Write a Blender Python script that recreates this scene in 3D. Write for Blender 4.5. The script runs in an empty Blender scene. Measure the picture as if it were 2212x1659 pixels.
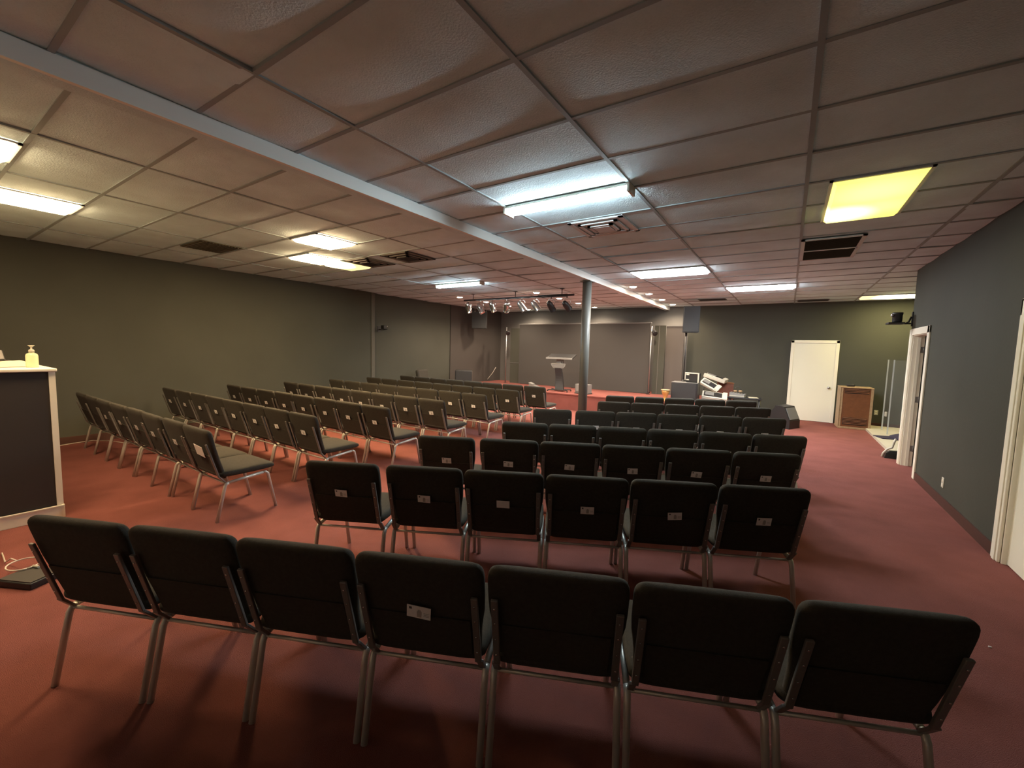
import bpy, bmesh, math, random
from mathutils import Vector, Matrix
random.seed(7)
S = bpy.context.scene
COL = S.collection
R = math.radians
PI = math.pi

# ------------------------------------------------------------------ camera
FPX, W, H = 902.5, 2212.0, 1659.0
EYE = Vector((0, 0, 1.67))
RT = Vector((0.83424, 0.55077, 0.02626)); UP = Vector((-0.0683, 0.0559, 0.9961))
yaw, pitch, roll = -0.582336, -0.0839454, 0.0263524
fw = Vector((math.sin(yaw)*math.cos(pitch), math.cos(yaw)*math.cos(pitch), math.sin(pitch)))
r0 = Vector((math.cos(yaw), -math.sin(yaw), 0)); u0 = r0.cross(fw)
RT = math.cos(roll)*r0 + math.sin(roll)*u0
UP = -math.sin(roll)*r0 + math.cos(roll)*u0
cd = bpy.data.cameras.new('camera'); cam = bpy.data.objects.new('camera', cd); COL.objects.link(cam)
m = Matrix((RT, UP, -fw)).transposed().to_4x4(); m.translation = EYE
cam.matrix_world = m
cd.sensor_fit = 'HORIZONTAL'; cd.sensor_width = 36; cd.lens = 36*FPX/W; cd.clip_start = 0.05; cd.clip_end = 100
S.camera = cam

def ray(px, py):
    return RT*((px-W/2)/FPX) - UP*((py-H/2)/FPX) + fw
def atY(px, py, Y):
    d = ray(px, py); return EYE + d*(Y/d.y)
def atZ(px, py, z):
    d = ray(px, py); return EYE + d*((z-EYE.z)/d.z)

# ------------------------------------------------------------------ view
S.view_settings.view_transform = 'Standard'; S.view_settings.look = 'None'
S.view_settings.exposure = 3.15; S.view_settings.gamma = 1.0
S.view_settings.use_curve_mapping = False
S.cycles.max_bounces = 8; S.cycles.diffuse_bounces = 5; S.cycles.glossy_bounces = 3
S.cycles.sample_clamp_indirect = 4.0
wd = bpy.data.worlds.new('world'); S.world = wd; wd.use_nodes = True
wd.node_tree.nodes['Background'].inputs[0].default_value = (0, 0, 0, 1)

# ------------------------------------------------------------------ materials
def lin(c):
    return tuple((x/255/12.92 if x/255 <= .04045 else ((x/255+.055)/1.055)**2.4) for x in c)
MATS = {}
def mat(name, rgb, rough=.6, metal=0., spec=.5, bump=None, var=None, em=None, ems=0., alpha=None, trans=0., sheen=0.):
    if name in MATS: return MATS[name]
    mt = bpy.data.materials.new(name); mt.use_nodes = True
    nt = mt.node_tree; b = nt.nodes['Principled BSDF']
    b.inputs['Base Color'].default_value = (*rgb, 1); b.inputs['Roughness'].default_value = rough
    b.inputs['Metallic'].default_value = metal; b.inputs['Specular IOR Level'].default_value = spec
    tc = None
    if bump or var:
        tc = nt.nodes.new('ShaderNodeTexCoord')
    if var:   # (scale, amount) real colour variation of the surface
        n = nt.nodes.new('ShaderNodeTexNoise'); n.inputs['Scale'].default_value = var[0]; n.inputs['Detail'].default_value = 4
        nt.links.new(tc.outputs['Object'], n.inputs['Vector'])
        r = nt.nodes.new('ShaderNodeValToRGB')
        r.color_ramp.elements[0].position = .3; r.color_ramp.elements[1].position = .7
        lo, hi = 1-var[1], 1+var[1]
        r.color_ramp.elements[0].color = (rgb[0]*lo, rgb[1]*lo, rgb[2]*lo, 1)
        r.color_ramp.elements[1].color = (rgb[0]*hi, rgb[1]*hi, rgb[2]*hi, 1)
        nt.links.new(n.outputs['Fac'], r.inputs['Fac']); nt.links.new(r.outputs['Color'], b.inputs['Base Color'])
    if bump:  # (scale, strength, distance)
        n = nt.nodes.new('ShaderNodeTexNoise'); n.inputs['Scale'].default_value = bump[0]; n.inputs['Detail'].default_value = 5
        nt.links.new(tc.outputs['Object'], n.inputs['Vector'])
        bp = nt.nodes.new('ShaderNodeBump'); bp.inputs['Strength'].default_value = bump[1]; bp.inputs['Distance'].default_value = bump[2]
        nt.links.new(n.outputs['Fac'], bp.inputs['Height']); nt.links.new(bp.outputs['Normal'], b.inputs['Normal'])
    if em:
        b.inputs['Emission Color'].default_value = (*em, 1); b.inputs['Emission Strength'].default_value = ems
    if trans:
        b.inputs['Transmission Weight'].default_value = trans
    if alpha is not None:
        b.inputs['Alpha'].default_value = alpha
    if sheen: b.inputs['Sheen Weight'].default_value = sheen; b.inputs['Sheen Roughness'].default_value = .3
    MATS[name] = mt
    return mt

M_WALL = mat('charcoal_olive_paint', (.066, .067, .054), .7, spec=.12, bump=(45, .08, .01), var=(1.1, .06))
M_WALLD = mat('dark_stage_paint', (.14, .135, .128), .7, spec=.12, bump=(45, .08, .01))
M_CEIL = mat('painted_ceiling_tile', (.68, .84, .90), .85, spec=.15, bump=(90, .55, .012), var=(2.2, .10))
M_TBAR = mat('painted_ceiling_grid', (.34, .40, .42), .7, spec=.2)
M_BEAM = mat('pale_grey_beam_paint', (.88, .90, .89), .5)
M_COLM = mat('grey_post_paint', (.115, .12, .11), .45)
M_CARPET = mat('burgundy_carpet', (.26, .092, .078), .95, spec=.1, bump=(260, .8, .012), var=(3.0, .10))
M_BASE = mat('brown_baseboard', (.065, .028, .02), .5)
M_TRIM = mat('cream_white_trim_paint', (.84, .80, .67), .4)
M_DOOR = mat('cream_white_door_paint', (.80, .78, .66), .45, var=(.8, .03))
M_FAB = mat('black_chair_fabric', (.050, .046, .038), .9, spec=.15, sheen=.05, bump=(420, .5, .004), var=(60, .12))
M_FRAME = mat('silver_grey_chair_metal', (.64, .62, .57), .36, metal=.4, bump=(240, .12, .002))
M_UPR = mat('gunmetal_upright', (.20, .19, .18), .4, metal=.3)
M_RIVET = mat('bright_rivet', (.7, .7, .68), .25, metal=1)
M_RUB = mat('black_rubber', (.012, .012, .012), .7)
M_CARD = mat('white_card', (.90, .90, .90), .6)
M_CARDI = mat('dark_card_print', (.10, .10, .11), .6)
M_CARDG = mat('grey_card_print', (.42, .42, .41), .6)
M_BLK = mat('black_plastic', (.015, .015, .016), .45)
M_BLKF = mat('black_cloth_screen', (.052, .049, .045), .85, bump=(200, .3, .003))
M_GRILL = mat('charcoal_speaker_grille', (.022, .024, .026), .6, bump=(300, .5, .003))
M_CHROME = mat('chrome', (.75, .75, .76), .15, metal=1)
M_STEEL = mat('brushed_steel', (.45, .45, .45), .35, metal=.9)
M_WOOD = mat('brown_cabinet_wood', (.16, .06, .022), .45, var=(14, .12))
M_WOODL = mat('light_wood_edge', (.36, .24, .13), .5, var=(20, .15))
M_GOLD = mat('golden_drum_shell', (.62, .36, .12), .3, metal=.5)
M_WHITE = mat('off_white_plastic', (.52, .50, .42), .4)
M_GREY = mat('grey_plastic', (.17, .17, .165), .45)
M_LGREY = mat('light_grey_plastic', (.22, .22, .21), .45)
M_DARKV = mat('dark_vent_interior', (.014, .013, .012), .8)
M_VENT = mat('painted_vent_metal', (.15, .14, .125), .5)
M_VENTL = mat('pale_vent_metal', (.55, .57, .58), .45)
M_FLOORT = mat('cream_platform_floor', (.55, .50, .40), .5, var=(6, .06))
M_PURP = mat('dark_purple_cloth', (.03, .025, .05), .9)
M_GLASS = mat('clear_acrylic', (.9, .95, .95), .03, alpha=.035)
M_GLASSE = mat('acrylic_edge', (.55, .58, .55), .2, alpha=.75)
M_GEL = mat('clear_gel', (.80, .82, .55), .12, alpha=.75)
M_PAPER = mat('paper', (.50, .46, .34), .7)
M_BOOTH = mat('charcoal_booth_panel', (.035, .030, .028), .6, bump=(60, .1, .004))
M_CORD = mat('white_cord', (.65, .58, .50), .5)

def emit(name, rgb, s, base=(.8, .8, .8)):
    return mat(name, base, .5, em=rgb, ems=s)
K_COOL = (.79, .95, 1.0); K_WARM = (1.0, .68, .36); K_WHITE = (.94, .98, 1.0); K_YEL = (1.0, .83, .28)
E_COOL = emit('cool_tube_lens', K_COOL, 9.8)
E_WARM = emit('warm_troffer_lens', K_WARM, 14.5)
E_WARMD = emit('dim_warm_lens', K_WARM, 7.5)
E_WHITE = emit('neutral_troffer_lens', K_WHITE, 7.5)
E_SPOT = emit('downlight_lamp', (1.0, .82, .62), 22)

def yellow_lens(name, hots, tint=(.95, .80, .17), rad=.14):
    """aged yellow acrylic lens: dim glow everywhere, brighter over the lamp tubes behind it"""
    mt = bpy.data.materials.new(name); mt.use_nodes = True
    nt = mt.node_tree; b = nt.nodes['Principled BSDF']
    b.inputs['Base Color'].default_value = (.7, .6, .2, 1); b.inputs['Roughness'].default_value = .4
    g = nt.nodes.new('ShaderNodeNewGeometry')
    base = .165
    prev = None
    for (x, y, z, s, rr) in hots:
        d = nt.nodes.new('ShaderNodeVectorMath'); d.operation = 'DISTANCE'; d.inputs[1].default_value = (x, y, z)
        nt.links.new(g.outputs['Position'], d.inputs[0])
        mr = nt.nodes.new('ShaderNodeMapRange'); mr.interpolation_type = 'SMOOTHERSTEP'
        mr.inputs['From Min'].default_value = 0; mr.inputs['From Max'].default_value = rr
        mr.inputs['To Min'].default_value = s; mr.inputs['To Max'].default_value = 0
        nt.links.new(d.outputs['Value'], mr.inputs['Value'])
        if prev is None: prev = mr.outputs['Result']
        else:
            a = nt.nodes.new('ShaderNodeMath'); a.operation = 'MAXIMUM'
            nt.links.new(prev, a.inputs[0]); nt.links.new(mr.outputs['Result'], a.inputs[1]); prev = a.outputs[0]
    a = nt.nodes.new('ShaderNodeMath'); a.operation = 'ADD'; a.inputs[1].default_value = base
    nt.links.new(prev, a.inputs[0])
    b.inputs['Emission Color'].default_value = (*tint, 1)
    nt.links.new(a.outputs[0], b.inputs['Emission Strength'])
    MATS[name] = mt
    return mt

# ------------------------------------------------------------------ mesh helpers
class MB:
    """collects shapes, links them as one mesh object"""
    def __init__(self): self.bm = bmesh.new()
    def _mi(self, faces, mi, smooth=False):
        for f in faces:
            f.material_index = mi; f.smooth = smooth
    def box(self, c, s, rot=None, mi=0, bev=0, seg=2):
        r = bmesh.ops.create_cube(self.bm, size=1)
        vs = r['verts']
        mx = Matrix.Translation(c) @ (rot.to_4x4() if rot else Matrix.Identity(4)) @ Matrix.Diagonal((*s, 1))
        bmesh.ops.transform(self.bm, matrix=mx, verts=vs)
        fs = list({f for v in vs for f in v.link_faces})
        self._mi(fs, mi)
        if bev:
            es = list({e for v in vs for e in v.link_edges})
            o = bmesh.ops.bevel(self.bm, geom=es, offset=bev, segments=seg, profile=.5, affect='EDGES')
            self._mi(o['faces'], mi, True)
        return self
    def b2(self, lo, hi, **k):
        lo = Vector(lo); hi = Vector(hi)
        return self.box((lo+hi)/2, tuple(abs(a) for a in (hi-lo)), **k)
    def tube(self, pts, r, n=10, mi=0, caps=True, flat=None):
        pts = [Vector(p) for p in pts]
        rs = r if isinstance(r, (list, tuple)) else [r]*len(pts)
        rings = []; prev = None
        for i, p in enumerate(pts):
            if i == 0: t = pts[1]-p
            elif i == len(pts)-1: t = p-pts[i-1]
            else: t = (pts[i+1]-p).normalized() + (p-pts[i-1]).normalized()
            t.normalize()
            if prev is None:
                a = Vector((0, 0, 1)) if abs(t.z) < .9 else Vector((1, 0, 0))
                u = t.cross(a).normalized()
            else:
                u = (prev - t*prev.dot(t)).normalized()
            prev = u; v = t.cross(u)
            rings.append([self.bm.verts.new(p + u*math.cos(2*PI*k/n)*rs[i] + v*math.sin(2*PI*k/n)*rs[i]) for k in range(n)])
        fs = []
        for a, b in zip(rings, rings[1:]):
            for k in range(n):
                fs.append(self.bm.faces.new((a[k], a[(k+1) % n], b[(k+1) % n], b[k])))
        self._mi(fs, mi, True)
        if caps:
            self._mi([self.bm.faces.new(rings[0][::-1]), self.bm.faces.new(rings[-1])], mi)
        return self
    def lathe(self, prof, origin=(0, 0, 0), axis=None, n=24, mi=0, smooth=True):
        o = Vector(origin); q = (Vector((0, 0, 1)).rotation_difference(Vector(axis).normalized()) if axis else None)
        rings = []
        for (r, z) in prof:
            rg = []
            for k in range(n):
                v = Vector((r*math.cos(2*PI*k/n), r*math.sin(2*PI*k/n), z))
                if q: v = q @ v
                rg.append(self.bm.verts.new(o+v))
            rings.append(rg)
        fs = []
        for a, b in zip(rings, rings[1:]):
            for k in range(n):
                fs.append(self.bm.faces.new((a[k], a[(k+1) % n], b[(k+1) % n], b[k])))
        self._mi(fs, mi, smooth)
        for rg, fl in ((rings[0], True), (rings[-1], False)):
            self._mi([self.bm.faces.new(rg[::-1] if fl else rg)], mi)
        return self
    def loft(self, rings, mi=0, smooth=True):
        vr = [[self.bm.verts.new(p) for p in rg] for rg in rings]
        n = len(vr[0]); fs = []
        for a, b in zip(vr, vr[1:]):
            for k in range(n):
                fs.append(self.bm.faces.new((a[k], a[(k+1) % n], b[(k+1) % n], b[k])))
        fs.append(self.bm.faces.new(vr[0][::-1])); fs.append(self.bm.faces.new(vr[-1]))
        self._mi(fs, mi, smooth)
        return self
    def prism(self, poly, depth, mx=None, mi=0, bev=0):
        """poly in local XZ, extruded along local Y by depth"""
        a = [self.bm.verts.new((x, -depth/2, z)) for x, z in poly]
        b = [self.bm.verts.new((x, depth/2, z)) for x, z in poly]
        n = len(poly); fs = [self.bm.faces.new(a), self.bm.faces.new(b[::-1])]
        for k in range(n):
            fs.append(self.bm.faces.new((a[(k+1) % n], a[k], b[k], b[(k+1) % n])))
        self._mi(fs, mi)
        if mx is not None: bmesh.ops.transform(self.bm, matrix=mx, verts=a+b)
        return self
    def quad(self, pts, mi=0):
        self._mi([self.bm.faces.new([self.bm.verts.new(p) for p in pts])], mi)
        return self
    def build(self, name, mats, parent=None, loc=None):
        bmesh.ops.recalc_face_normals(self.bm, faces=self.bm.faces)
        me = bpy.data.meshes.new(name); self.bm.to_mesh(me); self.bm.free()
        for mm in (mats if isinstance(mats, (list, tuple)) else [mats]): me.materials.append(mm)
        o = bpy.data.objects.new(name, me); COL.objects.link(o)
        if parent is not None: o.parent = parent
        if loc is not None: o.location = loc
        return o

def tag(o, label, cat, group=None):
    o['label'] = label; o['category'] = cat
    if group: o['group'] = group
    return o
def thing(name, label, cat, loc=(0, 0, 0), rz=0., group=None):
    o = bpy.data.objects.new(name, None); COL.objects.link(o)
    o.location = loc; o.rotation_euler = (0, 0, rz); o.empty_display_size = .1
    return tag(o, label, cat, group)
def struct(o):
    o['kind'] = 'structure'; return o
def dup(root, loc, rz, label, group=None, scale=None):
    r = root.copy(); COL.objects.link(r); r.location = loc; r.rotation_euler = (0, 0, rz); r['label'] = label
    if group: r['group'] = group
    if scale: r.scale = scale
    for ch in list(root.children):
        c = ch.copy(); COL.objects.link(c); c.parent = r
        for g in list(ch.children):
            d = g.copy(); COL.objects.link(d); d.parent = c
    return r
def RZ(a): return Matrix.Rotation(a, 3, 'Z')
def RX(a): return Matrix.Rotation(a, 3, 'X')
def RY(a): return Matrix.Rotation(a, 3, 'Y')
def link_light(ld, name, loc, parent=None):
    o = bpy.data.objects.new(name, ld); COL.objects.link(o); o.location = loc
    if parent is not None: o.parent = parent
    return o

# ================================================================== SETTING
CZ = 3.055
XL, XR, YB, Y0 = -9.30, 1.585, 13.30, -2.2
XA = 5.2                                                   # far side of the alcove
struct(MB().b2((XL-.3, Y0-.1, -.12), (XA+.1, YB+.15, 0)).build('floor', M_CARPET))

# --- ceiling: two fields of tiles in a painted grid, either side of the beam
fixtures = []   # filled with rectangles where no tile may sag
FIX = [(-5.72, 3.05, -4.98, 3.78), (-6.95, 3.66, -6.2, 5.0), (-6.95, .6, -6.2, 1.34), (-5.4, .0, -4.66, .72),
       (.10, 4.15, .85, 5.5), (-2.47, 7.2, -1.13, 7.93), (-1.26, 9.63, .09, 10.37), (1.18, 12.07, 2.53, 12.8),
       (-2.16, 4.15, -1.48, 4.92), (.02, 6.08, .66, 7.45), (-7.62, 2.45, -6.8, 3.1), (-5.7, 4.28, -4.7, 4.98), (-6.3, 4.28, -5.62, 4.98),
       (-2.45, 3.3, -1.1, 3.75), (-6.7, 6.85, -5.4, 7.2)]
for xx in (-7.70, -5.25, -2.87):
    for yy in (8.95, 10.17, 11.39, 12.61): FIX.append((xx-.12, yy-.12, xx+.12, yy+.12))
cb = MB()
def ceiling_field(xa, xb, gx, gy):
    xs = [xa] + [x for x in [gx+1.22*i for i in range(-12, 12)] if xa+.02 < x < xb-.02] + [xb]
    ys = [Y0] + [y for y in [gy+.61*i for i in range(-12, 30)] if Y0+.02 < y < YB-.02] + [YB]
    rnd = random.Random(3)
    for i in range(len(xs)-1):
        for j in range(len(ys)-1):
            x0, x1, y0, y1 = xs[i], xs[i+1], ys[j], ys[j+1]
            hit = any(x0 < f[2] and x1 > f[0] and y0 < f[3] and y1 > f[1] for f in FIX)
            sag = 0 if hit else abs(rnd.gauss(0, .010)) + .003
            tx, ty = (0, 0) if hit else (rnd.gauss(0, .0035), rnd.gauss(0, .0035))
            nx, ny = 6, 4
            g = [[cb.bm.verts.new((x0+(x1-x0)*a/nx, y0+(y1-y0)*b/ny,
                  CZ+.006 - sag*(1-(2*a/nx-1)**2)*(1-(2*b/ny-1)**2) + tx*(2*a/nx-1) + ty*(2*b/ny-1))) for b in range(ny+1)] for a in range(nx+1)]
            fs = [cb.bm.faces.new((g[a][b], g[a+1][b], g[a+1][b+1], g[a][b+1])) for a in range(nx) for b in range(ny)]
            for f in fs: f.smooth = True
    for x in xs[1:-1]: cb.b2((x-.014, Y0, CZ-.003), (x+.014, YB, CZ+.02), mi=1)
    for y in ys[1:-1]: cb.b2((xa, y-.014, CZ-.002), (xb, y+.014, CZ+.02), mi=1)
ceiling_field(-3.17, XA, -1.1945, 1.1553)
ceiling_field(XL-.2, -3.17, -4.438, .6715)
cb.b2((XL-.3, Y0-.1, CZ+.05), (XA+.1, YB+.15, CZ+.12))
struct(cb.build('ceiling', [M_CEIL, M_TBAR]))

# --- walls
wl = MB().b2((XL-.15, Y0, 0), (XL, 7.25, CZ+.04)).b2((XL-.21, 7.25, 0), (XL-.06, YB, CZ+.04))
struct(wl.build('wall_left', M_WALL))
struct(MB().b2((XL-.06, 7.25, 0), (XL+.02, 7.36, CZ)).build('trim_2', mat('pale_olive_paint', (.105, .10, .085), .6, spec=.15)))
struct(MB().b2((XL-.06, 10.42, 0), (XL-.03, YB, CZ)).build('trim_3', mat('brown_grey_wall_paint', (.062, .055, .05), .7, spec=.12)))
D2a, D2b = 4.12, 5.06       # near white door in the right wall (clear opening)
D3a, D3b = 7.99, 8.84       # far door in the right wall
wr = MB()
for a, b in ((Y0, D2a), (D2b, D3a), (D3b, 9.02)): wr.b2((XR, a, 0), (XR+.13, b, CZ+.04))
for a, b in ((D2a, D2b), (D3a, D3b)): wr.b2((XR, a, 2.05), (XR+.13, b, CZ+.04))
struct(wr.build('wall_right', M_WALL))
struct(MB().b2((XR+.13, 8.90, 0), (XA, 9.02, CZ+.04)).build('wall_alcove', M_WALL))
struct(MB().b2((XA, 9.02, 0), (XA+.1, YB, CZ+.04)).build('wall_alcove_side', M_WALL))
struct(MB().b2((-2.55, YB, 0), (XA, YB+.12, CZ+.04)).build('wall_back', M_WALL))
struct(MB().b2((XL-.2, YB+.001, 0), (-2.55, YB+.12, CZ+.04)).build('wall_stage', M_WALLD))
struct(MB().b2((XL-.2, Y0-.1, 0), (XR+.13, Y0, CZ+.04)).build('wall_rear', mat('pale_bounce_wall', (.42, .41, .39), .6)))  # unseen rear wall, pale tone added to bounce light onto chair backs

# --- baseboards
struct(MB().b2((XL, .95, 0), (XL+.015, 7.25, .12)).build('baseboard_left', M_BASE))
struct(MB().b2((XR-.014, 5.17, 0), (XR, 7.88, .105)).build('baseboard_right', M_BASE))
struct(MB().b2((1.09, YB-.014, 0), (XA, YB, .105)).b2((-1.2, YB-.014, 0), (-.04, YB, .105)).build('baseboard_back', M_BASE))

# --- beam and its pale face
bb = MB().b2((-3.25, Y0, 2.957), (-3.116, YB, CZ+.03), mi=1)
bb.b2((-3.116, Y0, 2.955), (-3.106, YB, CZ+.0), mi=0).b2((-3.135, Y0, 2.950), (-3.104, YB, 2.957), mi=0)
struct(bb.build('trim_1', [M_BEAM, M_CEIL]))

# ------------------------------------------------------------------ doors
def casing(o_parent, axis_pts): pass
d1 = struct(MB().b2((.10, YB-.028, .008), (.975, YB-.004, 2.02)).build('door_1', M_DOOR))
f1 = MB()
f1.b2((.03, YB-.045, 0), (.10, YB-.001, 2.09), bev=.006).b2((.975, YB-.045, 0), (1.045, YB-.001, 2.09), bev=.006).b2((.03, YB-.045, 2.02), (1.045, YB-.001, 2.09), bev=.006)
f1.build('door_frame', M_TRIM, d1)
kb = MB().lathe([(.0, 0), (.03, .0), (.032, .012), (.014, .016), (.012, .04), (.028, .048), (.031, .062), (.022, .074), (0.002, .077)], (.895, YB-.028, .90), axis=(0, -1, 0), n=20)
kb.build('door_knob', M_STEEL, d1)

d2 = struct(MB().b2((XR+.03, D2a+.005, .008), (XR+.07, D2b-.02, 2.03)).build('door_2', M_DOOR))
f2 = MB()
for a, b in ((D2a-.13, D2a), (D2b-.0, D2b+.14)):
    f2.b2((XR-.022, a, 0), (XR, b, 2.19), bev=.006); f2.b2((XR-.03, a+.035, 0), (XR-.02, b-.05, 2.17), bev=.004)
f2.b2((XR-.022, D2a-.13, 2.05), (XR, D2b+.14, 2.19), bev=.006)
f2.b2((XR, D2b-.02, 0), (XR+.13, D2b-.0005, 2.05)).b2((XR, D2a+.0005, 0), (XR+.13, D2a+.02, 2.05))
f2.build('door_frame', M_TRIM, d2)
MB().lathe([(0, 0), (.03, .0), (.032, .012), (.014, .016), (.012, .04), (.028, .048), (.031, .062), (.022, .074), (0.002, .077)], (XR+.03, D2a+.09, .95), axis=(-1, 0, 0), n=20).build('door_knob', M_STEEL, d2)

# far door: opening with the leaf swung into the next room, three hinges on the jamb
d3 = struct(MB().box((XR+.60, D3a-.02, 1.02), (.84, .038, 2.02)).build('door_3', M_DOOR))
f3 = MB()
for a, b in ((D3a-.10, D3a-.0), (D3b, D3b+.125)):
    f3.b2((XR-.02, a, 0), (XR, b, 2.14), bev=.005)
f3.b2((XR-.02, D3a-.10, 2.04), (XR, D3b+.125, 2.14), bev=.005)
f3.b2((XR-.027, D3b+.07, 0), (XR-.018, D3b+.115, 2.13), bev=.004).b2((XR-.027, D3b+.015, 0), (XR-.018, D3b+.045, 2.13), bev=.004)
f3.b2((XR, D3b-.02, 0), (XR+.13, D3b-.0005, 2.05)).b2((XR, D3a+.0005, 0), (XR+.13, D3a+.02, 2.05)).b2((XR, D3a, 2.03), (XR+.13, D3b, 2.0495))
f3.b2((XR+.05, D3b-.035, 0), (XR+.085, D3b-.02, 2.03))
f3.build('door_frame', M_TRIM, d3)
for z in (.28, 1.05, 1.82):
    MB().b2((XR+.092, D3b-.024, z-.045), (XR+.128, D3b-.019, z+.045)).tube([(XR+.128, D3b-.028, z-.05), (XR+.128, D3b-.028, z+.05)], .008).build('hinge', M_UPR, d3)
# closed room behind that door
struct(MB().b2((XR+1.45, 6.3, 0), (XR+1.55, 8.90, CZ+.04)).b2((XR+.13, 6.2, 0), (XR+1.55, 6.3, CZ+.04)).build('wall_side_room', M_WALLD))

# ================================================================== STAGE
SZ = .45; SF = 10.62
struct(MB().b2((XL-.06, SF, 0), (-1.25, YB, SZ-.01)).b2((XL-.06, SF-.015, SZ-.03), (-1.23, YB, SZ)).build('stage_floor', M_CARPET))

# screen panel with header behind
scr = thing('backdrop_screen', 'wide black fabric backdrop panel standing across the back of the stage', 'screen', (-5.7, 12.5, SZ))
MB().b2((-7.95, 12.47, SZ+.01), (-3.42, 12.50, 2.52)).build('fabric_panel', M_BLKF, scr).matrix_parent_inverse = Matrix.Translation(scr.location).inverted()
def pin(o):   # keep world placement under a located parent
    o.matrix_parent_inverse = Matrix.Translation(o.parent.location).inverted(); return o
pin(MB().b2((-7.97, 12.46, 2.515), (-3.40, 12.515, 2.545), bev=.004).build('top_rail', M_GREY, scr))
for x in (-7.7, -5.7, -3.65):
    pin(MB().b2((x-.2, 12.505, SZ), (x+.2, 12.9, SZ+.03)).b2((x-.02, 12.505, SZ), (x+.02, 12.54, 2.5)).build('support_foot', M_BLK, scr))
# flats right of the screen
t = thing('stage_flat', 'narrow pale grey stage flat right of the backdrop panel', 'panel', (-3.16, 12.62, SZ))
pin(MB().b2((-3.33, 12.6, SZ), (-3.02, 12.64, 2.46)).build('face', M_WALL, t)); pin(MB().b2((-3.20, 12.594, SZ+.01), (-3.19, 12.6, 2.45)).build('seam', M_UPR, t))
t = thing('stage_flat', 'wider brown-grey stage flat beside the speaker pole', 'panel', (-2.78, 12.7, SZ))
pin(MB().b2((-3.015, 12.68, SZ), (-2.53, 12.72, 2.44)).build('face', mat('brown_grey_paint', (.085, .072, .062), .6), t)); pin(MB().b2((-3.015, 12.672, 2.44), (-2.53, 12.725, 2.456)).build('top_strip', M_GREY, t))
t = thing('stage_flat', 'narrow grey stage flat left of the backdrop panel', 'panel', (-8.2, 12.58, SZ))
pin(MB().b2((-8.38, 12.56, SZ), (-7.99, 12.6, 2.40)).build('face', M_WALL, t)); pin(MB().b2((-8.38, 12.552, 1.16), (-7.99, 12.56, 1.185)).build('cross_bar', M_STEEL, t))

def light_pole(x, y, lab, side):
    t = thing('lighting_pole', lab, 'light stand', (x, y, SZ))
    pin(MB().tube([(x, y, SZ), (x, y, 2.43)], .016, 10).build('pole', M_STEEL, t))
    pin(MB().b2((x-.05, y-.05, SZ), (x+.05, y+.05, SZ+.012)).build('base_plate', M_BLK, t))
    a = Vector((x+side*.10, y-.06, 2.24)); d = Vector((.5*side, -.6, -.45)).normalized()
    sp = pin(MB().lathe([(.03, -.10), (.055, -.07), (.06, .02), (.075, .06), (.07, .065), (.01, .05)], a, axis=d, n=16).build('spotlight', M_BLK, t))
    pin(MB().tube([(x, y, 2.24), a], .012, 8).build('clamp', M_BLK, t))
light_pole(-8.47, 12.42, 'slim chrome lighting pole with small black spot at the left end of the backdrop', 1)
light_pole(-3.36, 12.36, 'slim chrome lighting pole with small black spot at the right end of the backdrop', 1)

# lectern
LY = 11.12
lx = atY(1208, 800, LY).x
lec = thing('lectern', 'dark modern lectern with grey shield plate standing on the stage', 'lectern', (lx, LY, SZ), R(8))
MB().box((.02, .10, 1.03), (.80, .46, .03), RX(R(16)), bev=.006).build('desk_top', M_BLK, lec)
MB().box((.02, -.125, .975), (.81, .02, .055), bev=.004).build('front_lip', M_LGREY, lec)
MB().box((-.02, .0, .90), (.15, .035, .20), bev=.004).box((.085, .05, .90), (.04, .07, .20)).build('neck_plate', M_GREY, lec)
sh = [(-.235, .07), (-.20, .085), (.20, .085), (.235, .07), (.21, 0), (.16, -.055), (.07, -.075), (-.07, -.075), (-.16, -.055), (-.21, 0)]
MB().prism(sh, .03, Matrix.Translation((-.02, -.03, .745))).build('shield_plate', M_STEEL, lec)
MB().prism([(x*.82, z*.72) for x, z in sh], .01, Matrix.Translation((-.02, -.047, .745))).build('plate_inset', M_GREY, lec)
rings = []
for k in range(9):
    f = k/8; z = .06+.63*f; w = .125-.03*f; cx = .035-.06*f; cy = .05*math.sin(f*PI)-.02
    rings.append([(cx+sx*w*a, cy+.05*b, z) for sx, a, b in ((1, 1, -1), (1, 1, 1), (-1, 1, 1), (-1, 1, -1))])
MB().loft(rings, smooth=False).build('column', mat('charcoal_lectern', (.022, .022, .024), .5), lec)
bs = MB().box((.03, 0, .045), (.30, .22, .03), bev=.006)
for a in (-1, 1):
    bs.tube([(-.0, a*.05, .045), (a*.30+.03, -.20, .05)], .014, 8).tube([(0, a*.05, .045), (a*.30+.03, .16, .05)], .014, 8)
bs.build('base', M_BLK, lec)
for a in (-1, 1):
    for yy in (-.20, .16):
        MB().lathe([(.004, -.012), (.022, -.012), (.022, .012), (.004, .012)], (a*.30+.03, yy, .022), axis=(1, 0, 0), n=14).build('caster', M_RUB, lec)

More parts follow.
